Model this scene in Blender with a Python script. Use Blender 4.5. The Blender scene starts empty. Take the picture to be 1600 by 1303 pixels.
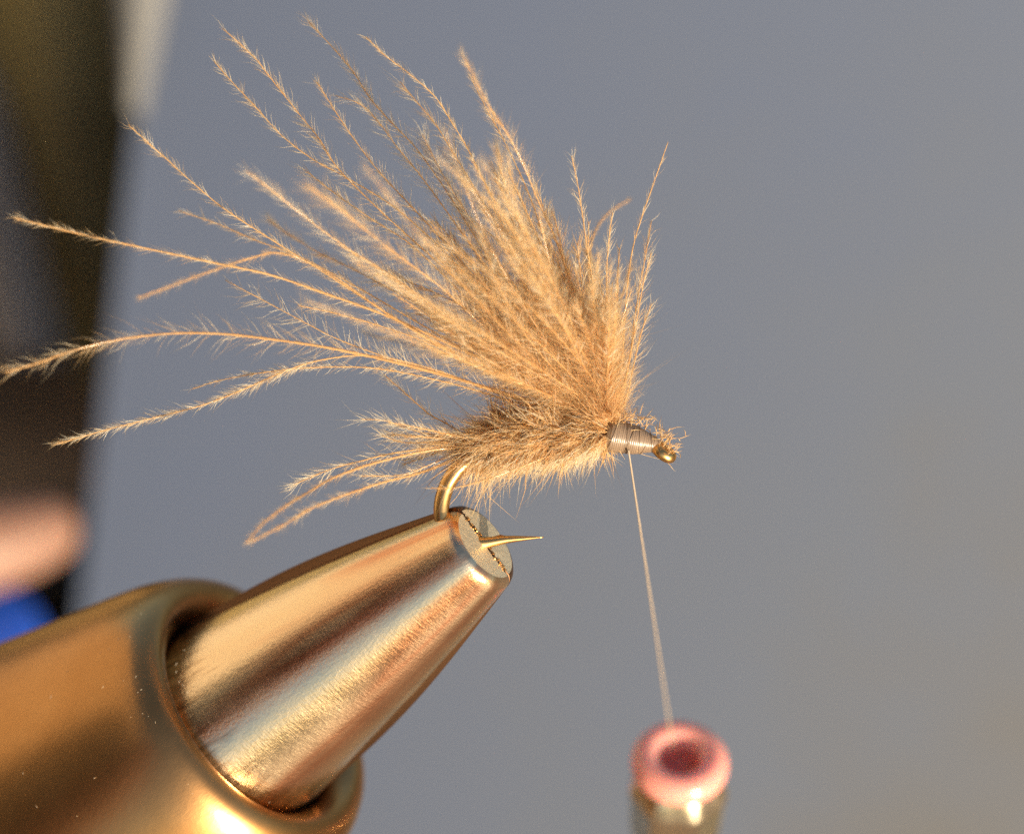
import bpy, math, random
import numpy as np
from mathutils import Vector, Matrix

random.seed(7)
rng = np.random.default_rng(11)
C = bpy.context.scene
C.unit_settings.scale_length = 0.02            # one unit is about 2 cm

# ------------------------------------------------------------------ camera, sky, sun
PITCH = math.radians(50)                        # the lens looks down on the vise
RV = np.array([1.0, 0.0, 0.0])
UV = np.array([0.0, math.sin(PITCH), math.cos(PITCH)])
FV = np.array([0.0, math.cos(PITCH), -math.sin(PITCH)])
DIST = 12.0
cam = bpy.data.cameras.new('camera')
cam_o = bpy.data.objects.new('camera', cam)
C.collection.objects.link(cam_o)
cam.sensor_width = 36
cam.lens = 108
cam.clip_start = 0.05
cam.clip_end = 5000
cam_o.matrix_world = Matrix.Translation(Vector(-DIST * FV)) @ Matrix((RV, UV, -FV)).transposed().to_4x4()
cam.dof.use_dof = True
cam.dof.focus_distance = DIST
cam.dof.aperture_fstop = 0.265
C.camera = cam_o

SUN = np.array([0.54, -0.53, -0.655])           # towards the sun: right, up, away along the view
SUN_W = SUN[0] * RV + SUN[1] * UV + SUN[2] * FV
SUN_W /= np.linalg.norm(SUN_W)
elev = math.asin(SUN_W[2])
azim = math.atan2(SUN_W[0], SUN_W[1])
w = bpy.data.worlds.new('World')
C.world = w
w.use_nodes = True
nt = w.node_tree
bg = nt.nodes['Background']
sky = nt.nodes.new('ShaderNodeTexSky')
sky.sky_type = 'NISHITA'
sky.sun_disc = False
sky.sun_elevation = elev
sky.sun_rotation = azim
nt.links.new(sky.outputs[0], bg.inputs[0])
bg.inputs[1].default_value = 0.12
sky.ozone_density = 1.6
sky.dust_density = 2.5
sun = bpy.data.lights.new('sun', 'SUN')
sun.energy = 5.0
sun.angle = math.radians(0.55)
sun.color = (1.0, 0.83, 0.61)
sun_o = bpy.data.objects.new('sun', sun)
C.collection.objects.link(sun_o)
sun_o.rotation_euler = Vector(SUN_W).to_track_quat('Z', 'Y').to_euler()
C.view_settings.view_transform = 'Standard'
C.view_settings.look = 'None'
C.view_settings.exposure = 0.7
C.view_settings.gamma = 1.0
C.cycles.use_denoising = False
C.cycles.max_bounces = 18
C.cycles.diffuse_bounces = 10
C.cycles.glossy_bounces = 6
C.cycles.transmission_bounces = 14
C.cycles.transparent_max_bounces = 80

# ------------------------------------------------------------------ helpers
def L(px, py, d=0.0):
    """local (right, up, away) of the point seen at px, py of the 1600 px photograph, d behind the hook"""
    k = (DIST + d) / DIST / 400.0
    return np.array([(px - 800) * k, (651.5 - py) * k, d])

def W(p):
    p = np.atleast_2d(np.asarray(p, float))
    return p[:, 0:1] * RV + p[:, 1:2] * UV + p[:, 2:3] * FV

def unit(v):
    v = np.asarray(v, float)
    return v / np.linalg.norm(v)

class MB:
    def __init__(self):
        self.v, self.f, self.m, self.n = [], [], [], 0
    def add(self, verts, faces, mat=0):
        verts = np.asarray(verts, float)
        self.v.append(verts)
        n = self.n
        self.f.extend([tuple(i + n for i in fc) for fc in faces])
        self.m.extend([mat] * len(faces))
        self.n += len(verts)
    def build(self, name, mats, parent=None, smooth=True, local=True):
        V = np.concatenate(self.v)
        if local:
            V = W(V)
        me = bpy.data.meshes.new(name)
        o = bpy.data.objects.new(name, me)
        C.collection.objects.link(o)
        if parent is None:
            base = np.array([(V[:, 0].min() + V[:, 0].max()) / 2, (V[:, 1].min() + V[:, 1].max()) / 2, V[:, 2].min()])
            o.location = base
            V = V - base
        else:
            root = parent
            off = np.zeros(3)
            while root is not None:
                off += np.array(root.location)
                root = root.parent
            V = V - off
            o.parent = parent
        me.from_pydata(V.tolist(), [], self.f)
        if not isinstance(mats, (list, tuple)):
            mats = [mats]
        for m in mats:
            me.materials.append(m)
        me.polygons.foreach_set('material_index', self.m)
        me.polygons.foreach_set('use_smooth', [smooth] * len(self.f))
        me.update()
        return o
    # shapes in (right, up, away) coordinates
    def lathe(self, prof, org, axis, n=64, mat=0, close=False, wob=None):
        axis = unit(axis)
        a = unit(np.cross(axis, [0.31, 0.2, 0.93]))
        b = np.cross(axis, a)
        th = np.linspace(0, 2 * math.pi, n, endpoint=False)
        ring = np.cos(th)[:, None] * a + np.sin(th)[:, None] * b
        V = []
        for s, r in prof:
            V.append(org + axis * s + ring * (r * (1 + (wob(th, s) if wob else 0 * th)))[:, None])
        V = np.concatenate(V)
        F = []
        m = len(prof)
        for i in range(m if close else m - 1):
            j = (i + 1) % m
            for k in range(n):
                k2 = (k + 1) % n
                F.append((i * n + k, i * n + k2, j * n + k2, j * n + k))
        self.add(V, F, mat)
    def tube(self, pts, rad, n=8, mat=0, cap=True):
        pts = np.asarray(pts, float)
        m = len(pts)
        rad = np.broadcast_to(np.asarray(rad, float), (m,))
        t = np.gradient(pts, axis=0)
        t /= np.linalg.norm(t, axis=1)[:, None] + 1e-12
        ref = np.array([0.12, 0.21, -0.97])
        V = []
        th = np.linspace(0, 2 * math.pi, n, endpoint=False)
        for i in range(m):
            a = unit(np.cross(t[i], ref))
            b = np.cross(t[i], a)
            V.append(pts[i] + rad[i] * (np.cos(th)[:, None] * a + np.sin(th)[:, None] * b))
        F = []
        for i in range(m - 1):
            for k in range(n):
                k2 = (k + 1) % n
                F.append((i * n + k, i * n + k2, (i + 1) * n + k2, (i + 1) * n + k))
        if cap:
            F.append(tuple(range(n - 1, -1, -1)))
            F.append(tuple((m - 1) * n + k for k in range(n)))
        self.add(np.concatenate(V), F, mat)
    def hairs(self, P0, P1, P2, rad, mat=0):
        """many three sided tapering hairs through P0, P1, P2 (arrays of points)"""
        P0, P1, P2 = map(np.asarray, (P0, P1, P2))
        N = len(P0)
        if N == 0:
            return
        rad = np.broadcast_to(np.asarray(rad, float), (N,))
        t = P2 - P0
        t = t / (np.linalg.norm(t, axis=1)[:, None] + 1e-12)
        a = np.cross(t, rng.normal(size=(N, 3)))
        a /= np.linalg.norm(a, axis=1)[:, None] + 1e-12
        b = np.cross(t, a)
        V = np.zeros((N, 7, 3))
        for k in range(3):
            th = 2 * math.pi * k / 3
            dirv = math.cos(th) * a + math.sin(th) * b
            V[:, k] = P0 + dirv * rad[:, None]
            V[:, 3 + k] = P1 + dirv * rad[:, None] * 0.85
        V[:, 6] = P2
        base = np.arange(N) * 7
        F = []
        for bs in base.tolist():
            F += [(bs, bs + 1, bs + 4, bs + 3), (bs + 1, bs + 2, bs + 5, bs + 4), (bs + 2, bs, bs + 3, bs + 5),
                  (bs + 3, bs + 4, bs + 6), (bs + 4, bs + 5, bs + 6), (bs + 5, bs + 3, bs + 6)]
        self.add(V.reshape(-1, 3), F, mat)

def tag(o, label=None, cat=None, group=None, kind=None):
    for k, v in (('label', label), ('category', cat), ('group', group), ('kind', kind)):
        if v:
            o[k] = v
    return o

def empty(name, loc_local, label, cat, world=False):
    o = bpy.data.objects.new(name, None)
    C.collection.objects.link(o)
    o.location = loc_local if world else W(loc_local)[0]
    o.empty_display_size = 0.2
    return tag(o, label, cat)

def catmull(pts, n):
    pts = np.asarray(pts, float)
    P = np.vstack([2 * pts[0] - pts[1], pts, 2 * pts[-1] - pts[-2]])
    seg = np.linalg.norm(np.diff(pts, axis=0), axis=1)
    cum = np.concatenate([[0], np.cumsum(seg)])
    u = np.linspace(0, cum[-1], n)
    out = np.zeros((n, 3))
    for i, x in enumerate(u):
        k = min(np.searchsorted(cum, x, side='right') - 1, len(seg) - 1)
        t = (x - cum[k]) / max(seg[k], 1e-9)
        p0, p1, p2, p3 = P[k], P[k + 1], P[k + 2], P[k + 3]
        out[i] = 0.5 * (2 * p1 + (p2 - p0) * t + (2 * p0 - 5 * p1 + 4 * p2 - p3) * t * t + (3 * p1 - p0 - 3 * p2 + p3) * t ** 3)
    return out

PX = 1 / 400.0                                   # one photograph pixel at the hook

# ------------------------------------------------------------------ materials
def mat(name, base=(0.5, 0.5, 0.5), rough=0.5, metal=0.0, **kw):
    m = bpy.data.materials.new(name)
    m.use_nodes = True
    b = m.node_tree.nodes['Principled BSDF']
    b.inputs['Base Color'].default_value = (*base, 1)
    b.inputs['Roughness'].default_value = rough
    b.inputs['Metallic'].default_value = metal
    for k, v in kw.items():
        b.inputs[k.replace('_', ' ')].default_value = v
    return m

def N(m, typ, **kw):
    n = m.node_tree.nodes.new(typ)
    for k, v in kw.items():
        if k.startswith('i_'):
            n.inputs[k[2:].replace('_', ' ')].default_value = v
        else:
            setattr(n, k, v)
    return n

def LK(m, a, b):
    m.node_tree.links.new(a, b)

def bsdf(m):
    return m.node_tree.nodes['Principled BSDF']

def noise(m, scale, detail=4.0, rough=0.55, stretch=None, rot=None, coord='Object'):
    tc = N(m, 'ShaderNodeTexCoord')
    n = N(m, 'ShaderNodeTexNoise')
    n.inputs['Scale'].default_value = scale
    n.inputs['Detail'].default_value = detail
    n.inputs['Roughness'].default_value = rough
    if stretch or rot:
        mp = N(m, 'ShaderNodeMapping')
        if rot:
            mp.inputs['Rotation'].default_value = rot
        if stretch:
            mp2 = N(m, 'ShaderNodeMapping')
            mp2.inputs['Scale'].default_value = stretch
            LK(m, tc.outputs[coord], mp.inputs[0])
            LK(m, mp.outputs[0], mp2.inputs[0])
            LK(m, mp2.outputs[0], n.inputs['Vector'])
        else:
            LK(m, tc.outputs[coord], mp.inputs[0])
            LK(m, mp.outputs[0], n.inputs['Vector'])
    else:
        LK(m, tc.outputs[coord], n.inputs['Vector'])
    return n

def ramp(m, src, stops):
    r = N(m, 'ShaderNodeValToRGB')
    e = r.color_ramp.elements
    while len(e) < len(stops):
        e.new(0.5)
    for x, (p, c) in zip(e, stops):
        x.position = p
        x.color = (*c, 1) if len(c) == 3 else c
    LK(m, src, r.inputs[0])
    return r

def bump(m, src, strength, dist=0.01, nrm=None):
    b = N(m, 'ShaderNodeBump')
    b.inputs['Strength'].default_value = strength
    b.inputs['Distance'].default_value = dist
    LK(m, src, b.inputs['Height'])
    if nrm is not None:
        LK(m, nrm, b.inputs['Normal'])
    return b

def fibre_mat(name, col, col2, trans, gloss_rough=0.3, spec=0.5, clear=0.0):
    m = bpy.data.materials.new(name)
    m.use_nodes = True
    b = bsdf(m)
    n = noise(m, 9.0, 3)
    info = N(m, 'ShaderNodeObjectInfo')
    add = N(m, 'ShaderNodeMath', operation='MULTIPLY_ADD')
    LK(m, info.outputs['Random'], add.inputs[0])
    add.inputs[1].default_value = 0.35
    LK(m, n.outputs['Fac'], add.inputs[2])
    r = ramp(m, add.outputs[0], [(0.35, col), (0.85, col2)])
    LK(m, r.outputs[0], b.inputs['Base Color'])
    b.inputs['Roughness'].default_value = gloss_rough
    b.inputs['Specular IOR Level'].default_value = spec
    tr = N(m, 'ShaderNodeBsdfTranslucent')
    LK(m, r.outputs[0], tr.inputs[0])
    mx = N(m, 'ShaderNodeMixShader')
    mx.inputs[0].default_value = trans
    LK(m, b.outputs[0], mx.inputs[1])
    LK(m, tr.outputs[0], mx.inputs[2])
    if clear:
        tp = N(m, 'ShaderNodeBsdfTransparent')
        m2 = N(m, 'ShaderNodeMixShader')
        m2.inputs[0].default_value = clear
        LK(m, mx.outputs[0], m2.inputs[1])
        LK(m, tp.outputs[0], m2.inputs[2])
        mx = m2
    LK(m, mx.outputs[0], m.node_tree.nodes['Material Output'].inputs[0])
    return m

M_STEM = fibre_mat('feather_stem', (0.66, 0.40, 0.16), (0.82, 0.56, 0.27), 0.4, 0.18, 1.0, 0.25)
M_BARB = fibre_mat('feather_barbule', (0.89, 0.625, 0.335), (0.96, 0.76, 0.47), 0.6, 0.28, 0.6, 0.66)
M_PALE = fibre_mat('pale_barbule', (0.95, 0.82, 0.58), (0.98, 0.92, 0.77), 0.45, 0.22, 1.0, 0.5)
M_FUR = fibre_mat('body_fur', (0.86, 0.55, 0.24), (0.97, 0.78, 0.47), 0.45, 0.28, 0.7, 0.3)
M_DUB = fibre_mat('shaded_brown_dubbing', (0.60, 0.33, 0.11), (0.80, 0.50, 0.21), 0.4, 0.35, 0.5, 0.2)
M_CORE = mat('dubbing_core', (0.22, 0.115, 0.04), 0.9)

def steel_mat():
    m = mat('worn_steel', (0.8, 0.6, 0.4), 0.26, 1.0)
    b = bsdf(m)
    al = N(m, 'ShaderNodeAttribute', attribute_name='along')
    ar = N(m, 'ShaderNodeAttribute', attribute_name='around')
    def vec(ka, kr):
        x = N(m, 'ShaderNodeMath', operation='MULTIPLY')
        LK(m, al.outputs['Fac'], x.inputs[0])
        x.inputs[1].default_value = ka
        y = N(m, 'ShaderNodeMath', operation='MULTIPLY')
        LK(m, ar.outputs['Fac'], y.inputs[0])
        y.inputs[1].default_value = kr
        c = N(m, 'ShaderNodeCombineXYZ')
        LK(m, x.outputs[0], c.inputs[0])
        LK(m, y.outputs[0], c.inputs[1])
        return c
    def nz(ka, kr, detail=4, rough=0.6):
        n = N(m, 'ShaderNodeTexNoise')
        n.inputs['Scale'].default_value = 1.0
        n.inputs['Detail'].default_value = detail
        n.inputs['Roughness'].default_value = rough
        LK(m, vec(ka, kr).outputs[0], n.inputs['Vector'])
        return n
    refl_streak = nz(0.5, 1.5, 2, 0.4)                      # maroon reflection painted as streaks along the jaw
    c = ramp(m, refl_streak.outputs['Fac'], [(0.30, (0.97, 0.82, 0.60)), (0.47, (0.95, 0.74, 0.49)), (0.57, (0.74, 0.38, 0.22)), (0.68, (0.92, 0.70, 0.46))])
    # dark stains creeping up from the collar
    fing = nz(3.0, 11.0, 5, 0.65)
    ad = N(m, 'ShaderNodeMath', operation='MULTIPLY_ADD')
    LK(m, fing.outputs['Fac'], ad.inputs[0])
    ad.inputs[1].default_value = 0.9
    LK(m, al.outputs['Fac'], ad.inputs[2])
    st = ramp(m, ad.outputs[0], [(0.0, (0, 0, 0)), (1.0, (1, 1, 1))])
    mr = N(m, 'ShaderNodeMapRange')
    mr.inputs['From Min'].default_value = 1.66
    mr.inputs['From Max'].default_value = 1.92
    LK(m, ad.outputs[0], mr.inputs['Value'])
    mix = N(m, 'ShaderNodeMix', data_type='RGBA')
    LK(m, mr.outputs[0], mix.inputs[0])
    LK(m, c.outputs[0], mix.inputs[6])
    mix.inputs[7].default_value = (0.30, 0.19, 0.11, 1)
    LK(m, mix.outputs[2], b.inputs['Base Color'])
    n2 = noise(m, 5.0, 6, 0.7)
    r = ramp(m, n2.outputs['Fac'], [(0.3, (0.14,) * 3), (0.75, (0.30,) * 3)])
    LK(m, r.outputs[0], b.inputs['Roughness'])
    n3 = nz(110.0, 5.0, 4, 0.7)                        # turning marks round the jaw
    n5 = nz(40.0, 22.0, 4, 0.7)
    n4 = noise(m, 14.0, 5, 0.6)
    b1 = bump(m, n3.outputs['Fac'], 0.25, 0.004)
    b3 = bump(m, n5.outputs['Fac'], 0.2, 0.006, b1.outputs[0])
    b2 = bump(m, n4.outputs['Fac'], 0.05, 0.012, b3.outputs[0])
    LK(m, b2.outputs[0], b.inputs['Normal'])
    return m

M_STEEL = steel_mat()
M_STEEL_SHADED = mat('shaded_steel', (0.16, 0.085, 0.045), 0.33, 0.9)  # far jaw's shade and dark reflection painted into its steel colour
M_END = mat('sawn_steel_end', (0.80, 0.72, 0.55), 0.4, 0.75)
_n = noise(M_END, 26, 5, 0.7)
LK(M_END, bump(M_END, _n.outputs['Fac'], 0.5, 0.015).outputs[0], bsdf(M_END).inputs['Normal'])
M_BRONZE = mat('bronze', (0.66, 0.39, 0.17), 0.31, 1.0)
_n = noise(M_BRONZE, 2.2, 5, 0.6)
LK(M_BRONZE, ramp(M_BRONZE, _n.outputs['Fac'], [(0.3, (0.44, 0.225, 0.085)), (0.7, (0.56, 0.31, 0.13))]).outputs[0], bsdf(M_BRONZE).inputs['Base Color'])
_n = noise(M_BRONZE, 40, 5, 0.65, stretch=(1, 0.3, 1), rot=(0.3, 0.5, 0.7))
LK(M_BRONZE, bump(M_BRONZE, _n.outputs['Fac'], 0.10, 0.006).outputs[0], bsdf(M_BRONZE).inputs['Normal'])
M_HOOK = mat('bronzed_wire', (0.72, 0.45, 0.18), 0.3, 1.0)
M_WRAP = mat('tying_silk', (0.22, 0.155, 0.105), 0.32, 0.0, Specular_IOR_Level=0.9)
M_THREAD = mat('fine_thread', (0.35, 0.28, 0.21), 0.6)
M_RING = mat('pink_ceramic', (0.88, 0.37, 0.31), 0.12, 0.0, Coat_Weight=0.45, Coat_Roughness=0.25, Subsurface_Weight=0.5, Subsurface_Scale=0.08)
M_BORE = mat('red_bore', (0.92, 0.32, 0.25), 0.4, 0.0, Subsurface_Weight=0.3, Subsurface_Scale=0.06)
M_TUBE = mat('brass_tube', (0.98, 0.88, 0.66), 0.24, 1.0)
M_DARK = mat('black_iron', (0.02, 0.018, 0.016), 0.6)

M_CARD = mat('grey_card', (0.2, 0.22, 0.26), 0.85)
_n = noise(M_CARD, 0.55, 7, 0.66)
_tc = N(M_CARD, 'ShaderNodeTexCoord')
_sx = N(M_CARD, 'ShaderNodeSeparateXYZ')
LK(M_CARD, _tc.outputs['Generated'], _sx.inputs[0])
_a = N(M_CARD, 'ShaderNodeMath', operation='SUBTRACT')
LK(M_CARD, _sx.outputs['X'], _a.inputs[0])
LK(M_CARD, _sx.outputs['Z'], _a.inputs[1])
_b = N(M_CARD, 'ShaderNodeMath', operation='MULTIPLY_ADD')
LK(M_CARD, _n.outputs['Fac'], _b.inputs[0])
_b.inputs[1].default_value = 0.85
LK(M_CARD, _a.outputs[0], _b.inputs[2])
LK(M_CARD, ramp(M_CARD, _b.outputs[0], [(0.0, (0.077, 0.104, 0.174)), (0.50, (0.087, 0.108, 0.154)), (1.0, (0.106, 0.097, 0.076))]).outputs[0], bsdf(M_CARD).inputs['Base Color'])  # mottling plus warm light lower right, sky blue upper left, painted in
if 0: LK(M_CARD, ramp(M_CARD, _n.outputs['Fac'], [(0.3, (0.118, 0.148, 0.215)), (0.7, (0.130, 0.160, 0.230))]).outputs[0], bsdf(M_CARD).inputs['Base Color'])

M_TABLE = mat('dark_wood', (0.09, 0.055, 0.03), 0.5)
_n = noise(M_TABLE, 1.0, 8, 0.6, stretch=(0.15, 1.6, 1))
LK(M_TABLE, ramp(M_TABLE, _n.outputs['Fac'], [(0.3, (0.26, 0.18, 0.125)), (0.55, (0.34, 0.24, 0.17)), (0.75, (0.42, 0.31, 0.22))]).outputs[0], bsdf(M_TABLE).inputs['Base Color'])
LK(M_TABLE, bump(M_TABLE, _n.outputs['Fac'], 0.2, 0.05).outputs[0], bsdf(M_TABLE).inputs['Normal'])
M_GROUND = mat('ground', (0.12, 0.11, 0.07), 0.9)
_n = noise(M_GROUND, 0.05, 6)
LK(M_GROUND, ramp(M_GROUND, _n.outputs['Fac'], [(0.3, (0.07, 0.085, 0.04)), (0.7, (0.17, 0.145, 0.10))]).outputs[0], bsdf(M_GROUND).inputs['Base Color'])

# ------------------------------------------------------------------ setting: ground and tabletop
TZ = -9.6
mb = MB()
mb.add([(-3000, -3000, -45), (3000, -3000, -45), (3000, 3000, -45), (-3000, 3000, -45)], [(0, 1, 2, 3)])
tag(mb.build('ground', M_GROUND, smooth=False, local=False), kind='structure')

def box(mb, lo, hi, mat=0):
    x0, y0, z0 = lo
    x1, y1, z1 = hi
    mb.add([(x0, y0, z0), (x1, y0, z0), (x1, y1, z0), (x0, y1, z0), (x0, y0, z1), (x1, y0, z1), (x1, y1, z1), (x0, y1, z1)],
           [(3, 2, 1, 0), (4, 5, 6, 7), (0, 1, 5, 4), (1, 2, 6, 5), (2, 3, 7, 6), (3, 0, 4, 7)], mat)

mb = MB()
box(mb, (-45, -28, TZ - 1.2), (45, 24, TZ))
tag(mb.build('tabletop', M_TABLE, smooth=False, local=False), kind='structure')

# walls added out of view to put warm and dark bands in the metal
M_ADDED_WARM_WALL = mat('added_wall_cream', (0.60, 0.44, 0.28), 0.8)
_n = noise(M_ADDED_WARM_WALL, 0.12, 5, 0.6, stretch=(1, 0.3, 4))
LK(M_ADDED_WARM_WALL, ramp(M_ADDED_WARM_WALL, _n.outputs['Fac'], [(0.3, (0.50, 0.43, 0.34)), (0.7, (0.60, 0.53, 0.43))]).outputs[0], bsdf(M_ADDED_WARM_WALL).inputs['Base Color'])
M_ADDED_DARK_WALL = mat('added_wall_red_brown', (0.22, 0.075, 0.04), 0.7)
_n = noise(M_ADDED_DARK_WALL, 0.3, 5, 0.6, stretch=(3, 3, 0.2))
LK(M_ADDED_DARK_WALL, ramp(M_ADDED_DARK_WALL, _n.outputs['Fac'], [(0.3, (0.17, 0.055, 0.03)), (0.7, (0.28, 0.10, 0.055))]).outputs[0], bsdf(M_ADDED_DARK_WALL).inputs['Base Color'])
mb = MB()
for q in range(16):                                # lapped boards
    z0 = -45 + q * 7.5
    mb.add([(-46, -70, z0), (-46, 75, z0), (-47, 75, z0 + 7.5), (-47, -70, z0 + 7.5), (-48, -70, z0), (-48, 75, z0), (-48, 75, z0 + 7.5), (-48, -70, z0 + 7.5)],
           [(0, 1, 2, 3), (5, 4, 7, 6), (0, 4, 5, 1), (3, 2, 6, 7), (1, 5, 6, 2), (4, 0, 3, 7)])
tag(mb.build('added_warm_wall', M_ADDED_WARM_WALL, smooth=False, local=False), kind='structure')
mb = MB()
box(mb, (-45.9, -36, -45), (-24.8, -30, 62))
for q in range(5):
    box(mb, (-45.6 + q * 4.15, -29.996, -44), (-41.8 + q * 4.15, -29.5, 61))
tag(mb.build('added_dark_wall', M_ADDED_DARK_WALL, smooth=False, local=False), kind='structure')

# ------------------------------------------------------------------ grey sheet behind everything
def sheet(name, fn, nu, nv, thick, m):
    mb = MB()
    G = np.array([[fn(i / nu, j / nv) for i in range(nu + 1)] for j in range(nv + 1)])
    du = np.gradient(G, axis=1)
    dv = np.gradient(G, axis=0)
    nn = np.cross(du, dv)
    nn /= np.linalg.norm(nn, axis=2)[..., None] + 1e-9
    A = G.reshape(-1, 3)
    B = (G - nn * thick).reshape(-1, 3)
    n = nu + 1
    off = len(A)
    F = []
    for j in range(nv):
        for i in range(nu):
            a = j * n + i
            F.append((a, a + 1, a + n + 1, a + n))
            F.append((off + a, off + a + n, off + a + n + 1, off + a + 1))
    mb.add(np.vstack([A, B]), F)
    S = []
    for i in range(nu):
        a = nv * n + i
        S += [(A[i], B[i], B[i + 1], A[i + 1]), (A[a], A[a + 1], B[a + 1], B[a])]
    for j in range(nv):
        a, b = j * n, j * n + nu
        S += [(A[a], A[a + n], B[a + n], B[a]), (A[b], B[b], B[b + n], A[b + n])]
    mb.add(np.array(S).reshape(-1, 3), [(4 * q, 4 * q + 1, 4 * q + 2, 4 * q + 3) for q in range(len(S))])
    return mb, m, name

def card_fn(u, v):
    # v: 0 at the foot on the table, 1 at the top; the foot line is where the leaning sheet meets the table
    up = -5.6 + v * 10.0
    x_left = -2.80 + (up + 1.04) * 0.1145
    x = x_left + u * (6.2 - x_left)
    d = 7.75 + 0.022 * (x - 1.2) ** 2 - 0.03 * (x - up) * 0.5
    return (x, up, d)
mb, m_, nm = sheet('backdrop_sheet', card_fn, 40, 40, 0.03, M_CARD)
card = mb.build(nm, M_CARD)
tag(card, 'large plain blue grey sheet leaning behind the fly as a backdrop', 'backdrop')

# ------------------------------------------------------------------ vise
TILT = math.radians(27)
AX = np.array([math.cos(TILT) * 0.804, math.cos(TILT) * 0.594, -math.sin(TILT)])
TIP = L(759, 850, 0.0)
E2 = unit(np.array([0, 0, -1.0]) - np.dot([0, 0, -1.0], AX) * AX)     # towards the lens
E1 = np.cross(AX, E2)
if E1[1] > 0:
    E1 = -E1                                                              # down and right
vise = empty('fly_tying_vise', (TIP - AX * 6.2), 'bronze and steel fly tying vise with conical jaws gripping the hook', 'vise')
JP = [(0.0, 0.150), (0.006, 0.164), (0.016, 0.175), (0.034, 0.184), (0.06, 0.190)]
for k in range(1, 25):
    s = 0.06 + (1.3 - 0.06) * k / 24
    JP.append((s, 0.190 + (0.425 - 0.190) * (s - 0.06) / 1.24 + 0.016 * math.sin(math.pi * (s - 0.06) / 1.24)))
JP += [(1.4, 0.444), (1.6, 0.444), (1.72, 0.42)]
def jaw(side, gap, k2, shift, na=64):
    mb = MB()
    V = []
    along, around = [], []
    ph = np.linspace(0, math.pi, na + 1)
    jit = rng.normal(0, 0.0035, na + 1)
    for i, (s, r) in enumerate(JP):
        c, sn = np.cos(ph), np.sin(ph)
        # squared shoulder towards the lower edge
        q = min(s / 1.3, 1.0)
        kk = k2 + (0.17 * q * q if side > 0 else 0.0)
        r1 = r if side > 0 else r * (1 + 0.07 * math.sin(math.pi * q) + 0.02)
        V.append(TIP - AX * s + E1 * shift + np.outer(c * r1, E1) + np.outer(side * (gap + kk * r * sn), E2))
        along += [s] * (na + 1)
        around += ph.tolist()
    m = len(JP)
    n = na + 1
    # inner (seam) line subdivided and slightly ragged at the tip
    F = []
    for i in range(m - 1):
        for k in range(na):
            q = (i * n + k, i * n + k + 1, (i + 1) * n + k + 1, (i + 1) * n + k)
            F.append(q if side > 0 else q[::-1])
        q = (i * n + na, i * n, (i + 1) * n, (i + 1) * n + na)
        F.append(q if side > 0 else q[::-1])
    mb.add(np.concatenate(V), F, 0)
    # end face: strips from the arc to a ragged seam line
    s0, r0 = JP[0]
    arc = V[0]
    seam = TIP + E1 * shift + np.outer(np.cos(ph) * r0, E1) + np.outer(side * (gap + np.abs(rng.normal(0, 0.004, n))), E2) - np.outer(np.abs(rng.normal(0, 0.001, n)), AX)
    seam[0], seam[-1] = arc[0], arc[-1]
    F2 = []
    for k in range(na):
        q = (k, n + k, n + k + 1, k + 1)
        F2.append(q if side > 0 else q[::-1])
    mb.add(np.vstack([arc, seam]), F2, 1)
    along += [0.0] * (2 * n)
    around += ph.tolist() * 2
    o = mb.build('jaw', [M_STEEL if side > 0 else M_STEEL_SHADED, M_END], vise)
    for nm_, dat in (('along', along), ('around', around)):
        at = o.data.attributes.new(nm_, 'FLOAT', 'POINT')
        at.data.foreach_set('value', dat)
    return o
jf = jaw(1, 0.004, 0.98, 0.0)
jf['label'] = 'near half of the conical steel jaws with scratches'
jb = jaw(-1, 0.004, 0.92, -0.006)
jb['label'] = 'far half of the conical steel jaws, mostly hidden'
mb = MB()
for q in range(70):                                 # worn serrations along the slit
    u_ = rng.uniform(-0.93, 0.93)
    if abs(u_ - 0.02) < 0.09:
        continue
    rr = rng.uniform(0.0022, 0.0062)
    c0 = TIP + E1 * u_ * 0.14 + E2 * (rng.choice([-1, 1]) * rng.uniform(0.004, 0.013)) + AX * rng.uniform(-0.001, 0.002)
    mb.lathe([(-rr, 0.0002), (-rr * 0.4, rr * 0.9), (rr * 0.35, rr * rng.uniform(0.6, 1.0)), (rr * rng.uniform(0.6, 1.1), 0.0002)], c0, AX + rng.normal(0, 0.4, 3), 6)
ser = mb.build('serration', M_HOOK, vise, smooth=False)
ser['kind'] = 'stuff'
mb = MB()
CP = [(1.9, 0.40), (1.5, 0.44), (1.30, 0.448), (1.235, 0.452), (1.222, 0.458), (1.205, 0.474), (1.172, 0.50), (1.155, 0.525), (1.150, 0.55), (1.158, 0.585),
      (1.185, 0.62), (1.235, 0.652), (1.30, 0.680), (1.37, 0.704), (1.45, 0.724), (1.5, 0.736), (1.8, 0.80), (2.2, 0.89), (2.7, 0.98), (3.3, 1.05), (3.9, 1.08),
      (4.0, 1.06), (4.04, 0.98), (4.04, 0.45)]
mb.lathe([(-s - 0.14, r) for s, r in CP], TIP, AX, 96)
mb.build('collar', M_BRONZE, vise)
mb = MB()
cs = np.array([[-s_ - 0.14, r_] for s_, r_ in CP])
nl = 60
P0 = np.zeros((nl, 3)); P1 = P0.copy(); P2 = P0.copy()
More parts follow.
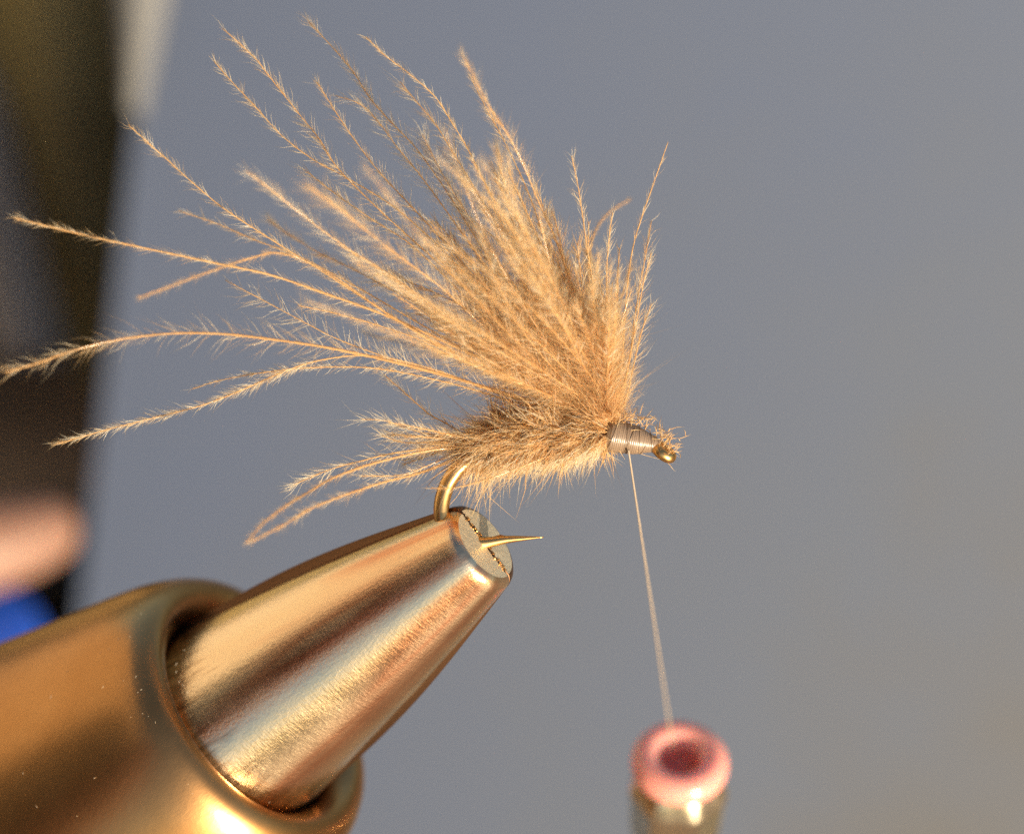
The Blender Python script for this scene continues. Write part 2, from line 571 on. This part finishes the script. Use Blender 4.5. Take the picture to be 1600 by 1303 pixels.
for q in range(nl):                                 # lint and dust on the metal
    sv = -rng.choice([rng.uniform(1.25, 2.6), rng.uniform(1.22, 1.45)])
    rv = np.interp(sv, cs[15:4:-1, 0], cs[15:4:-1, 1]) if sv > -1.3 else np.interp(-sv, -cs[11:20, 0], cs[11:20, 1])
    g = rng.uniform(-1.3, 0.9)
    nrm = math.cos(g) * E2 + math.sin(g) * E1
    tg = unit(rng.normal(size=3))
    tg = tg - nrm * (tg @ nrm)
    ln = rng.uniform(1.5, 9) * PX
    P0[q] = TIP + AX * sv + nrm * (rv + 0.002)
    P1[q] = P0[q] + tg * ln * 0.5 + nrm * 0.002
    P2[q] = P0[q] + tg * ln + nrm * 0.001 + rng.normal(0, 0.002, 3)
mb.hairs(P0, P1, P2, 0.5 * PX)
lint = mb.build('lint', M_PALE, vise)
lint['kind'] = 'stuff'
mb = MB()
mb.lathe([(-1.74, 0.001), (-1.74, 0.44)], TIP, AX, 48)
mb.build('collar_bore', M_DARK, vise)
mb = MB()
mb.lathe([(-4.0, 0.45), (-6.1, 0.45), (-6.2, 0.40), (-6.2, 0.001)], TIP, AX, 48)
mb.build('shaft', M_STEEL, vise)
pe = W(TIP - AX * 5.6)[0]
mb = MB()
mb.add(np.zeros((0, 3)), [])
def wl(p):                                       # world point to (right, up, away)
    p = np.asarray(p, float)
    return np.array([p @ RV, p @ UV, p @ FV])
ZA = wl((0, 0, 1))
mb.lathe([(0.0, 0.001), (0.0, 0.42), (0.06, 0.44), (pe[2] - TZ + 0.55, 0.44), (pe[2] - TZ + 0.62, 0.38), (pe[2] - TZ + 0.62, 0.001)], wl((pe[0], pe[1], TZ + 0.3)), ZA, 40)
mb.build('post', M_STEEL, vise)
mb = MB()
mb.lathe([(0.004, 0.001), (0.004, 2.2), (0.2, 2.2), (0.3, 2.1), (0.3, 0.001)], wl((pe[0], pe[1], TZ)), ZA, 64)
mb.build('base', M_DARK, vise)

# ------------------------------------------------------------------ the fly: hook, body, wraps, plumes
fly = empty('fishing_fly', L(757, 850), 'tan feather fishing fly tied on a bronze hook held in the vise', 'fishing fly')
hook_pts = [L(1022, 693), L(980, 684), L(900, 684), L(830, 690), L(770, 700), L(735, 716), L(712, 737), L(697, 762), L(690, 790), L(692, 815), L(704, 836), L(728, 848), L(756, 848), L(790, 843), L(825, 840.5), L(850, 839)]
hp = catmull(hook_pts, 90)
hr = np.full(90, 12.5 * PX)
tt = np.linspace(0, 1, 90)
hr = np.where(tt > 0.80, 11.0 * PX * (1 - (tt - 0.80) / 0.2) + 0.7 * PX, hr)
mb = MB()
mb.tube(hp, hr, 14)
hook = mb.build('hook', M_HOOK, fly)
mb = MB()
mb.hairs([L(772, 841)], [L(782, 838)], [L(801, 838.5)], [4 * PX])
mb.build('barb', M_HOOK, hook)
mb = MB()
ca = L(1037, 706)
ax = unit(np.array([0.45, 0.75, -0.35]))
th = np.linspace(0, 2 * math.pi, 24, endpoint=False)
e_a = unit(np.array([0.75, -0.6, -0.1]))
e_b = unit(np.cross(ax, e_a))
loop = np.array([ca + 13 * PX * math.cos(t) * e_a + 11 * PX * math.sin(t) * e_b for t in np.linspace(0, 2 * math.pi, 30)])
mb.tube(loop, 9.5 * PX, 12)
mb.build('eye', M_HOOK, hook)

# thread wraps at the head
A0, A1 = L(947, 678), L(1030, 696)
wax = A1 - A0
wl_ = np.linalg.norm(wax)
mb = MB()
prof = [(0.0, 0.001)]
nW = 27
for i in range(nW * 4 + 1):
    t = i / (nW * 4)
    r = np.interp(t, [0, 0.1, 0.3, 0.55, 0.75, 0.9, 1], [22, 26, 26, 22, 17, 13, 9])
    r += 0.38 * math.sin(i * math.pi / 2) * rng.uniform(0.2, 1.4) + 1.5 * math.sin(t * 13) * (1 - t) + rng.normal(0, 0.12)
    prof.append((t * wl_, r * PX))
prof.append((wl_, 0.001))
mb.lathe(prof, A0, wax, 40)
wb = unit(np.cross(wax, [0, 0, 1.0]))
wc = unit(np.cross(wax, wb))
for ph0, turns, ta, tb in ((0.0, 2.2, 0.05, 0.75), (3.9, -2.8, 0.3, 0.95)):
    q = []
    for i in range(90):
        u_ = i / 89
        t = ta + (tb - ta) * u_
        r = (np.interp(t, [0, 0.1, 0.3, 0.55, 0.75, 0.9, 1], [22, 26, 26, 22, 17, 13, 9]) + 1.5 * math.sin(t * 13) * (1 - t) + 0.6) * PX
        g = ph0 + turns * 2 * math.pi * u_
        q.append(A0 + wax * t + r * (math.cos(g) * wb + math.sin(g) * wc))
    mb.tube(np.array(q), 0.6 * PX, 6)
mb.build('thread_wrap', M_WRAP, fly)

# body: dark core and swept back fur
bc = np.array([L(955, 680), L(930, 680), L(890, 678), L(845, 680), L(800, 684), L(772, 690), L(752, 696), L(740, 704)])
br = np.array([19, 27, 36, 34, 38, 27, 17, 9]) * PX
mb = MB()
bp = catmull(bc, 40)
brr = np.interp(np.linspace(0, 1, 40), np.linspace(0, 1, 8), br)
V = []
mb.tube(bp, brr * 0.8 * (1 + 0.08 * rng.normal(size=40)), 24)
body = mb.build('body', M_CORE, fly)
TUFT = rng.normal(0, 1, (260, 3))
TUFT_L = rng.uniform(0.6, 1.45, 260)
def fur_set(n, lo, hi, rad, len_fn=None, lift=0.5):
    t = rng.random(n) ** 0.9
    idx = t * 39
    i0 = np.clip(idx.astype(int), 0, 38)
    fr = (idx - i0)[:, None]
    c = bp[i0] * (1 - fr) + bp[i0 + 1] * fr
    tan = bp[i0 + 1] - bp[i0]
    tan /= np.linalg.norm(tan, axis=1)[:, None]
    R = np.interp(idx, np.arange(40), brr)
    ang = rng.random(n) * 2 * math.pi
    u = np.cross(tan, [0, 0, 1.0])
    u /= np.linalg.norm(u, axis=1)[:, None]
    vv = np.cross(tan, u)
    nrm = np.cos(ang)[:, None] * u + np.sin(ang)[:, None] * vv
    ln = (lo + (hi - lo) * rng.random(n) ** 1.5) * PX
    p0 = c + nrm * (R * 0.7)[:, None]
    lf = lift * (0.5 + rng.random(n))[:, None]
    d1 = tan * 1.0 + nrm * lf + rng.normal(0, 0.28, (n, 3))
    tuft = (t * 26).astype(int) * 9 + (ang / (2 * math.pi) * 8.999).astype(int)
    d1 = d1 + TUFT[tuft] * 0.5
    ln = ln * TUFT_L[tuft]
    d1 /= np.linalg.norm(d1, axis=1)[:, None]
    d2 = d1 + np.array([-0.1, -0.35, 0]) * rng.random(n)[:, None] + rng.normal(0, 0.22, (n, 3))
    d2 /= np.linalg.norm(d2, axis=1)[:, None]
    p1 = p0 + d1 * ln[:, None] * 0.5
    p2 = p1 + d2 * ln[:, None] * 0.5
    return p0, p1, p2, rad * PX * (0.6 + 0.7 * rng.random(n))
mb = MB()
mb.hairs(*fur_set(5200, 18, 62, 0.85, lift=0.55), 0)
mb.hairs(*fur_set(1500, 30, 75, 0.7, lift=0.75), 1)
mb.hairs(*fur_set(700, 60, 125, 0.6, lift=0.35), 0)
mb.hairs(*fur_set(1200, 40, 95, 0.6, lift=0.5), 1)
q = fur_set(7000, 16, 52, 0.85, lift=0.5)
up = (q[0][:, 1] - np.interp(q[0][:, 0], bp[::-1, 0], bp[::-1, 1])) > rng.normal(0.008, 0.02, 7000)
mb.hairs(q[0][up], q[1][up], q[2][up], q[3][up], 2)  # browner hairs on top: dark dubbing with its shade painted in
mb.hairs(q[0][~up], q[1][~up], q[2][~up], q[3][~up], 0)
# fringe hanging below the body, sunlit brightness painted in as pale hairs
n = 900
t = rng.random(n)
px = 735 + t * 205
py = np.interp(px, [735, 790, 850, 900, 940], [712, 722, 720, 712, 700]) + rng.normal(0, 4, n)
P0 = np.array([L(a, b, dd) for a, b, dd in zip(px, py, rng.normal(0, 0.05, n))])
ln = (16 + 32 * rng.random(n) ** 2.0) * PX
dv = np.stack([-0.75 + rng.normal(0, 0.35, n), -0.75 + rng.normal(0, 0.2, n), rng.normal(0, 0.35, n)], 1)
dv /= np.linalg.norm(dv, axis=1)[:, None]
P1 = P0 + dv * ln[:, None] * 0.55
P2 = P1 + (dv + rng.normal(0, 0.25, (n, 3))) * ln[:, None] * 0.45
mb.hairs(P0, P1, P2, 0.7 * PX, 1)
fur = mb.build('fur', [M_FUR, M_PALE, M_DUB], body)
fur['kind'] = 'stuff'

# stray fibres round the head and the eye
mb = MB()
n = 170
src = [(1040, 690, 14), (1030, 680, 12), (1000, 660, 14), (975, 655, 12), (1045, 705, 10)]
for k in range(n):
    cx, cy, sp = src[k % 5]
    a = rng.normal(math.radians(40), 0.8)
    ln = (8 + 22 * rng.random() ** 2) 
    x, y = cx + rng.normal(0, sp * 0.7), cy + rng.normal(0, sp * 0.5)
    d = rng.normal(0, 0.03)
    p0 = L(x, y, d)
    p1 = L(x + ln * 0.5 * math.cos(a), y - ln * 0.5 * math.sin(a), d + rng.normal(0, 0.02))
    a2 = a + rng.normal(0, 0.4)
    p2 = p1 + np.array([math.cos(a2), math.sin(a2), rng.normal(0, 0.3)]) * ln * 0.5 * PX
    mb.hairs([p0], [p1], [p2], 0.75 * PX)
lf = mb.build('stray_fibres', M_FUR, fly)
lf['kind'] = 'stuff'

def plume(ctrl, blen=24, space=4.2, bare=0.0, dens=1.0, stem=1.3, pale=0.3, ang=33, tipk=0.85, sub=None, name='plume', brad=0.42, fluff=0.0):
    """ctrl root..tip (px, py, d); barbules along both sides leaning to the tip"""
    if not fluff:
        blen = blen * 1.32
    pts = np.array([L(*c) for c in ctrl])
    length = np.linalg.norm(np.diff(pts, axis=0), axis=1).sum() / PX
    ns = max(14, int(length / 9))
    cv = catmull(pts, ns)
    tt = np.linspace(0, 1, ns)
    mb = MB()
    r = stem * PX * (1.15 - 0.65 * tt) * (1 + 0.22 * (np.arange(ns) % 2) + 0.1 * rng.normal(size=ns))
    mb.tube(cv, np.clip(r, 0.35 * PX, None), 5, 0)
    nb = int(length / space * dens * (1.0 if fluff else 1.6))
    if nb > 2:
        for side in (-1, 1):
            t = np.sort(rng.random(nb)) * (1 - bare) + bare
            # clumped gaps
            keep = rng.random(nb) < (0.75 + 0.3 * np.sin(t * rng.uniform(15, 40) + rng.uniform(0, 6)))
            t = t[keep]
            m = len(t)
            if m == 0:
                continue
            x = t * (ns - 1)
            i0 = np.clip(x.astype(int), 0, ns - 2)
            fr = (x - i0)[:, None]
            c = cv[i0] * (1 - fr) + cv[i0 + 1] * fr
            tan = cv[i0 + 1] - cv[i0]
            tan /= np.linalg.norm(tan, axis=1)[:, None] + 1e-12
            s = np.cross(tan, [0, 0, 1.0]) * side
            s /= np.linalg.norm(s, axis=1)[:, None] + 1e-12
            z = np.array([0, 0, 1.0])
            tw = rng.normal(0, 0.55, m)[:, None]
            s = s * np.cos(tw) + z * np.sin(tw)
            a = np.radians(ang * (1 - 0.45 * t ** 3) + rng.normal(0, 13, m))[:, None]
            d1 = tan * np.cos(a) + s * np.sin(a)
            d2 = d1 + tan * 0.25 + rng.normal(0, 0.26, (m, 3))
            ln = (blen * (0.4 + 0.75 * rng.random(m)) * np.where(t > 0.8, 1 - (1 - tipk) * (t - 0.8) / 0.2, 1.0) * PX)[:, None]
            P0 = c
            P1 = c + d1 * ln * 0.55
            P2 = P1 + d2 * ln * 0.45
            isp = rng.random(m) < pale
            rr = brad * PX * (0.7 + 0.6 * rng.random(m))
            mb.hairs(P0[~isp], P1[~isp], P2[~isp], rr[~isp], 1)
            mb.hairs(P0[isp], P1[isp], P2[isp], rr[isp], 2)
    if fluff:
        m = int(length * 0.42 * fluff)                     # soft down near the tie-in
        t = rng.random(m) ** 1.3 * 0.7
        x = t * (ns - 1)
        i0 = np.clip(x.astype(int), 0, ns - 2)
        c = cv[i0]
        tan = cv[i0 + 1] - cv[i0]
        tan /= np.linalg.norm(tan, axis=1)[:, None] + 1e-12
        d1 = tan + rng.normal(0, 0.42, (m, 3))
        d2 = d1 + rng.normal(0, 0.4, (m, 3))
        ln = (rng.uniform(30, 85, m) * PX)[:, None]
        P1 = c + d1 * ln * 0.5
        mb.hairs(c, P1, P1 + d2 * ln * 0.5, 0.42 * PX, 1)
    return mb.build(name, [M_STEM, M_BARB, M_PALE], fly)

R0 = (955, 660, 0)
def wing(path, d=0.0, root=None, **kw):
    """path from tip to near the root, pixels; depth eases from d at the tip to 0 at the tie-in"""
    root = root or (955 + rng.normal(0, 4), 660 + rng.normal(0, 6), rng.normal(0, 0.02))
    n = len(path)
    c = [root]
    for i, (x, y) in enumerate(reversed(path)):
        t = (i + 1) / n
        c.append((x, y, d * t ** 1.2))
    return plume(c, **kw)

# the long plumes one can follow in the photograph, tip first
wing([(348, 45), (397, 90), (425, 125), (462, 172), (500, 219), (527, 262), (600, 335), (700, 425), (820, 540)], -0.1, blen=26, pale=0.6)
wing([(335, 97), (362, 128), (400, 168), (440, 212), (490, 250), (545, 280), (630, 335), (740, 440), (850, 560)], 0.05, blen=22, pale=0.6)
wing([(483, 35), (520, 75), (550, 110), (577, 152), (606, 186), (650, 232), (695, 295), (765, 405), (860, 540)], 0.12, blen=26, pale=0.5)
wing([(495, 128), (515, 160), (545, 206), (590, 266), (642, 322), (705, 390), (800, 500)], 0.08, blen=25, pale=0.5)
wing([(572, 58), (600, 86), (640, 116), (680, 152), (706, 192), (732, 235), (765, 300), (806, 372), (870, 500)], -0.06, blen=19, pale=0.5)
wing([(525, 150), (562, 163), (592, 192), (622, 232), (665, 285), (740, 390), (840, 530)], 0.15, blen=28, pale=0.6)
wing([(625, 128), (650, 158), (682, 197), (716, 252), (745, 300), (795, 385), (880, 540)], 0.1, blen=34, pale=0.6)
wing([(722, 85), (745, 130), (765, 168), (790, 205), (815, 252), (840, 312), (872, 385), (905, 490)], -0.5, blen=27, space=3.2, pale=0.25)
wing([(735, 120), (760, 170), (790, 225), (825, 300), (850, 370), (890, 480)], 0.15, blen=22, pale=0.4)
wing([(893, 244), (903, 290), (911, 342), (918, 392), (928, 450), (942, 540)], -0.12, blen=24, space=6, pale=0.7)
wing([(1044, 222), (1022, 285), (1002, 342), (988, 392), (980, 452), (975, 520), (970, 600)], -0.05, blen=20, space=8, ang=14, pale=0.5)
wing([(957, 332), (951, 382), (948, 442), (951, 520), (957, 600)], -0.05, blen=22, space=5, ang=22, pale=0.7)
wing([(968, 388), (965, 442), (967, 520), (964, 600)], 0.05, blen=20, space=5, ang=25)
wing([(1018, 345), (1010, 392), (1001, 442), (991, 502), (980, 582)], 0.1, blen=30, space=6, ang=26, pale=0.4)
wing([(1018, 395), (1006, 440), (995, 500), (984, 560), (972, 620)], -0.1, blen=24, ang=30, pale=0.5)
wing([(1018, 475), (1002, 520), (990, 572), (975, 632)], 0.0, blen=28, ang=30, pale=0.5)
wing([(985, 312), (955, 330), (932, 358), (922, 400), (930, 480), (945, 570)], 0.7, blen=12, stem=2.2, pale=0.0)
wing([(200, 195), (250, 240), (300, 285), (350, 326), (420, 372), (500, 422), (590, 480), (700, 545), (850, 615)], -0.08, blen=22, pale=0.4)
wing([(20, 340), (100, 360), (180, 378), (260, 395), (340, 412), (420, 429), (500, 456), (600, 492), (720, 546), (850, 610)], -0.35, blen=21, ang=26, pale=0.3, stem=2.0)
wing([(8, 582), (60, 567), (120, 546), (190, 530), (270, 521), (350, 522), (430, 531), (510, 543), (600, 562), (700, 588), (820, 624)], -0.5, blen=40, ang=42, pale=0.35, stem=2.4, space=5)
wing([(85, 695), (150, 676), (230, 655), (310, 635), (372, 612), (440, 582), (500, 563), (580, 556), (680, 578), (810, 625)], 0.05, blen=21, ang=30, pale=0.5, bare=0.52)
wing([(300, 608), (345, 594), (420, 581), (500, 574), (590, 576), (700, 598), (820, 632)], 0.1, blen=17, pale=0.7, bare=0.2)
wing([(352, 438), (420, 474), (480, 506), (530, 531), (610, 560), (730, 596), (860, 635)], 0.12, blen=40, ang=62, pale=0.6, space=7)
wing([(215, 466), (270, 446), (330, 424), (390, 404), (440, 396), (510, 425), (620, 500), (760, 580)], -0.6, blen=16, pale=0.1, stem=1.8)
wing([(280, 330), (340, 350), (400, 376), (470, 402), (560, 450), (680, 520), (820, 600)], 0.3, blen=20)
wing([(385, 268), (430, 302), (480, 342), (540, 386), (610, 430), (700, 495), (820, 585)], -0.5, blen=34, pale=0.4)
wing([(475, 265), (520, 300), (580, 342), (645, 385), (725, 462), (850, 585)], 0.05, blen=25, pale=0.5)
wing([(465, 477), (520, 489), (580, 505), (660, 532), (760, 573), (860, 620)], -0.1, blen=18, pale=0.3)
wing([(480, 290), (540, 335), (610, 390), (690, 450), (780, 530)], -0.7, blen=46, space=2.5, pale=0.2)
wing([(420, 345), (480, 385), (560, 425), (650, 475), (760, 550)], 0.45, blen=30, space=3)
wing([(525, 380), (590, 420), (660, 470), (740, 530), (840, 600)], -0.25, blen=34, pale=0.5)
wing([(780, 260), (800, 320), (830, 390), (870, 470), (910, 560)], -0.2, blen=34, space=3.4, pale=0.55)
wing([(660, 210), (690, 270), (740, 350), (800, 440), (870, 540)], -0.2, blen=36, space=3.4, pale=0.55)

# the crowded inner plumes of the wing
for k in range(116):
    a = math.radians(90 + 68 * (((k * 0.618034) % 1.0) ** 0.92) + rng.normal(0, 1.0) if k % 6 else rng.uniform(84, 100))
    lim = np.interp(math.degrees(a), [84, 95, 108, 122, 135, 148, 158], [230, 250, 420, 470, 450, 400, 360])
    ln = lim * rng.uniform(0.45, 1.0)
    bend = rng.normal(0.06, 0.12)
    rx, ry = 953 + rng.normal(0, 7), 656 + rng.normal(0, 8)
    path = []
    for t in (1.0, 0.8, 0.6, 0.4, 0.2):
        aa = a + bend * (t - 0.5) + 0.10 * (0.5 - t)
        path.append((rx + ln * t * math.cos(aa), ry - ln * t * math.sin(aa)))
    wing(path, rng.normal(-0.03, 0.20), root=(rx, ry, rng.normal(0, 0.04)), blen=rng.uniform(24, 44), space=rng.uniform(2.4, 3.8),
         fluff=1.0, pale=rng.uniform(0.05, 0.35), ang=rng.uniform(26, 44), stem=1.25, brad=0.7)

# soft plumes nearer the lens and further back, out of focus
for k in range(26):
    a = math.radians(rng.uniform(112, 160))
    ln = rng.uniform(300, 560) * (0.9 if math.degrees(a) < 120 else 1)
    rx, ry = 950 + rng.normal(0, 7), 650 + rng.normal(0, 8)
    bend = rng.normal(0.0, 0.18)
    path = [(rx + ln * t * math.cos(a + bend * (t - 0.5)), ry - ln * t * math.sin(a + bend * (t - 0.5))) for t in (1.0, 0.75, 0.5, 0.25)]
    wing(path, rng.uniform(0.4, 0.9) * (1 if k % 3 == 0 else -1), root=(rx, ry, 0.03), blen=rng.uniform(26, 44), space=3.0, pale=0.3, fluff=0.5, stem=1.0, brad=0.45)

# tail plumes at the bend
def tail(path, d=0.0, **kw):
    n = len(path)
    c = [(752 + rng.normal(0, 4), 694 + rng.normal(0, 4), 0)]
    for i, (x, y) in enumerate(reversed(path)):
        c.append((x, y, d * ((i + 1) / n) ** 1.2))
    return plume(c, name='tail_plume', **kw)
tail([(460, 757), (494, 742), (526, 730), (565, 720), (604, 710), (648, 703), (695, 697)], -0.05, blen=34, ang=34, pale=0.85, space=5)
tail([(385, 848), (414, 815), (450, 788), (487, 766), (526, 744), (590, 722), (670, 704)], -0.6, blen=15, pale=0.2, stem=1.8, space=3)
tail([(394, 846), (443, 820), (487, 794), (526, 778), (565, 764), (604, 752), (648, 741), (690, 726)], -0.55, blen=17, pale=0.3, stem=1.8, space=3)
tail([(565, 655), (599, 657), (630, 667), (664, 677), (708, 685)], 0.0, blen=34, pale=0.9, space=4)
tail([(596, 680), (628, 691), (668, 691), (710, 690)], -0.05, blen=30, pale=0.9, space=3.5)
tail([(600, 585), (645, 625), (672, 648), (696, 661), (725, 678)], 0.1, blen=28, pale=0.6, space=5)
tail([(565, 744), (628, 742), (662, 730), (700, 714)], -0.08, blen=24, pale=0.8, space=4)
for k in range(9):
    a = rng.uniform(155, 195)
    ln = rng.uniform(70, 150)
    a = math.radians(a)
    p = [(745 + ln * t * math.cos(a), 692 - ln * t * math.sin(a) + 10 * t * t) for t in (1, 0.7, 0.35)]
    tail(p, rng.normal(0, 0.12), blen=rng.uniform(20, 30), pale=0.6, space=4)
c = [(850, 715, -0.1), (800, 735, -0.12), (760, 749, -0.14), (716, 761, -0.15), (672, 763, -0.16)]
plume(c, name='tail_plume', blen=20, space=9, ang=18, pale=0.5)

# ------------------------------------------------------------------ thread and bobbin
BD = 1.5
BC = L(1063, 1183, BD)
thread_top = L(982, 703, -0.06)
thread_end = L(1051, 1165, BD - 0.05)
mb = MB()
tp = np.linspace(0, 1, 30)[:, None]
path = thread_top * (1 - tp) + thread_end * tp
mb.tube(path, np.linspace(1.5, 1.8, 30) * PX, 8)
th_o = mb.build('tying_thread', M_THREAD)
tag(th_o, 'fine pale tan thread hanging from the fly head down into the bobbin', 'thread')
bob_ax = unit(np.array([0.02, 0.70, -0.71]))
bob = empty('thread_bobbin', BC - bob_ax * 3.4, 'metal thread bobbin tube with a pink ceramic ring at its mouth', 'bobbin')
k = (DIST + BD) / DIST * PX
mb = MB()
prof = []
for i in range(28):
    t = 2 * math.pi * i / 28
    prof.append((-14 * k + 26 * k * math.sin(t), 53 * k + 24 * k * math.cos(t)))
mb.lathe(prof, BC, bob_ax, 64, close=True)

ringo = mb.build('ceramic_ring', M_RING, bob)
mb = MB()
mb.lathe([(-14 * k, 29.5 * k), (-30 * k, 29 * k), (-40 * k, 24 * k), (-44 * k, 0.001)], BC, bob_ax, 40)
mb.build('bore', M_BORE, ringo)
mb = MB()
mb.lathe([(-22 * k, 36 * k), (-20 * k, 55 * k), (-24 * k, 58 * k), (-44 * k, 67 * k), (-66 * k, 76 * k), (-74 * k, 77 * k), (-80 * k, 74 * k), (-170 * k, 70 * k), (-185 * k, 62 * k), (-1000 * k, 58 * k), (-1000 * k, 0.001)], BC, bob_ax, 96,
         wob=lambda th, s: (0.035 * np.cos(7 * th + 0.4) + 0.02 * np.cos(3 * th + 1)) * (1 if s < -30 * k else 0))
mb.build('tube', M_TUBE, bob)

# ------------------------------------------------------------------ things at the left, far out of focus
M_SKIN = mat('skin', (0.25, 0.135, 0.095), 0.5, 0.0, Subsurface_Weight=0.15, Subsurface_Scale=0.1)
M_NAIL = mat('nail', (0.70, 0.45, 0.36), 0.3)
def hand():
    D = 7.0
    J = {}
    V, E, Rr = [], [], []
    def add(p, r, parent=None):
        V.append(W(p)[0])
        Rr.append(r)
        if parent is not None:
            E.append((parent, len(V) - 1))
        return len(V) - 1
    kx = (DIST + D) / DIST * PX
    wr = add(L(-900, 1010, D + 0.2), 105 * kx)
    pm = add(L(-640, 965, D), 150 * kx, wr)
    # index
    a = add(L(-400, 905, D - 0.1), 88 * kx, pm)
    a = add(L(-190, 868, D - 0.25), 80 * kx, a)
    a = add(L(-60, 860, D - 0.2), 84 * kx, a)
    a = add(L(55, 834, D - 0.05), 62 * kx, a)
    a = add(L(124, 808, D + 0.05), 42 * kx, a)
    # the other fingers, curled back under the palm
    for i in range(3):
        b = add(L(-430 - 25 * i, 1010 + 95 * i, D + 0.3 + 0.1 * i), 82 * kx, pm)
        b = add(L(-300 - 35 * i, 1040 + 95 * i, D + 0.75 + 0.1 * i), 74 * kx, b)
        b = add(L(-360 - 35 * i, 1050 + 95 * i, D + 1.25), 66 * kx, b)
        b = add(L(-450 - 35 * i, 1040 + 95 * i, D + 1.3), 58 * kx, b)
    t = add(L(-640, 830, D + 0.4), 88 * kx, pm)
    t = add(L(-450, 740, D + 0.9), 76 * kx, t)
    t = add(L(-290, 730, D + 1.15), 62 * kx, t)
    V = np.array(V)
    base = V.mean(0)
    me = bpy.data.meshes.new('hand')
    me.from_pydata((V - base).tolist(), E, [])
    o = bpy.data.objects.new('hand', me)
    o.location = base
    C.collection.objects.link(o)
    me.materials.append(M_SKIN)
    sk = o.modifiers.new('skin', 'SKIN')
    layer = me.skin_vertices[0] if me.skin_vertices else None
    if layer is None:
        bpy.context.view_layer.objects.active = o
        layer = me.skin_vertices[0]
    for i, r in enumerate(Rr):
        layer.data[i].radius = (r * 1.08, r * 1.08)
    layer.data[1].use_root = True
    sk.use_smooth_shade = True
    sb = o.modifiers.new('subsurf', 'SUBSURF')
    sb.levels = sb.render_levels = 2
    return o
hd = hand()
tag(hd, 'blurred hand at the left edge, one fingertip pointing at the grey sheet', 'hand')

M_BLUE = mat('blue_plastic', (0.015, 0.10, 0.62), 0.35)
M_CLEAR = mat('smoky_glass', (0.05, 0.05, 0.05), 0.2)
b0 = wl((W(L(-88, 1025, 7.0))[0][0], W(L(-88, 1025, 7.0))[0][1], TZ))
jar = empty('jar', b0, 'small dark jar with a bright blue lid below the hand', 'jar')
capz = W(L(-88, 968, 7.0))[0][2] - TZ
mb = MB()
mb.lathe([(0.004, 0.001), (0.004, 0.55), (0.05, 0.6), (capz - 0.55, 0.6), (capz - 0.45, 0.5)], b0, ZA, 48)
mb.build('glass_body', M_CLEAR, jar)
mb = MB()
mb.lathe([(capz - 0.5, 0.50), (capz - 0.5, 0.64), (capz - 0.12, 0.64), (capz - 0.04, 0.61), (capz, 0.54), (capz, 0.001)], b0, ZA, 48)
mb.build('lid', M_BLUE, jar)

kb = W(L(62, 838, 9.3))[0]  # black cylinder added where only shade lies under the fingertip
cb = wl((kb[0], kb[1], TZ))
hh = kb[2] - TZ
shade_cyl = empty('shade_cylinder', cb, 'black cylinder added for the shade between the fingertip and the sheet edge', 'shade_cylinder')
mb = MB()
mb.lathe([(0.004, 0.001), (0.004, 0.36), (0.06, 0.40), (hh - 0.4, 0.40), (hh - 0.36, 0.37)], cb, ZA, 40)
mb.build('body', M_DARK, shade_cyl)  # side of the added shade cylinder
mb = MB()
mb.lathe([(hh - 0.37, 0.37), (hh - 0.37, 0.42), (hh - 0.06, 0.42), (hh, 0.37), (hh, 0.001)], cb, ZA, 40)
mb.build('lid', M_DARK, shade_cyl)  # top of the added shade cylinder

def cloth_mat(name, c1, c2, scale):
    m = mat(name, c1, 0.9)
    n = noise(m, scale, 5, 0.6)
    LK(m, ramp(m, n.outputs['Fac'], [(0.35, c1), (0.7, c2)]).outputs[0], bsdf(m).inputs['Base Color'])
    return m
M_OLIVE = cloth_mat('olive_cloth', (0.20, 0.17, 0.085), (0.34, 0.29, 0.14), 0.5)
M_SLATE = cloth_mat('slate_cloth', (0.30, 0.285, 0.29), (0.42, 0.40, 0.40), 0.8)
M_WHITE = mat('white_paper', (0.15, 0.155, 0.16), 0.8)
def olive_fn(u, v):
    x0, y0 = W(L(-620, 300, 12.0))[0][0], W(L(0, 520, 12.6))[0][1]
    x = x0 + u * 8.0
    y = y0 + 0.35 * math.sin(u * 21 + 0.6 * math.sin(v * 4)) + 0.12 * math.sin(u * 47 + 2 * v) + v * 0.5
    p = wl((x, y, TZ + 0.01 + v * 6.5))
    return p
mb, m_, nm = sheet('olive_cloth', olive_fn, 90, 24, 0.08, M_OLIVE)
tag(mb.build(nm, M_OLIVE), 'dark olive cloth hanging in folds behind the left edge of the sheet', 'cloth')
def strap_fn(u, v):
    a, b = L(-100, 0, 10.8), L(50, 560, 11.2)
    p = a * (1 - v) + b * v
    return p + np.array([(u - 0.5) * 0.55, 0, -0.15 * math.sin(u * math.pi) + 0.1 * math.sin(v * 5)])
mb, m_, nm = sheet('slate_strap', strap_fn, 10, 30, 0.1, M_SLATE)
tag(mb.build(nm, M_SLATE), 'blurred slate blue strap hanging at the far left before the olive cloth', 'strap')
def paper_fn(u, v):
    a0, a1 = L(200, 170, 7.6), L(170, -160, 7.6)
    b0_, b1 = L(218, 185, 7.6), L(292, -160, 7.6)
    l = a0 * (1 - v) + a1 * v
    r = b0_ * (1 - v) + b1 * v
    p = l * (1 - u) + r * u
    return p + np.array([0, 0, -0.12 * math.sin(u * math.pi)])
mb, m_, nm = sheet('paper_slip', paper_fn, 10, 20, 0.02, M_WHITE)
tag(mb.build(nm, M_WHITE), 'pale slip of paper sticking out behind the top left of the sheet', 'paper')
print('TRIS', sum(len(o.data.polygons) for o in C.objects if o.type == 'MESH'), 'elev', math.degrees(elev), 'az', math.degrees(azim))
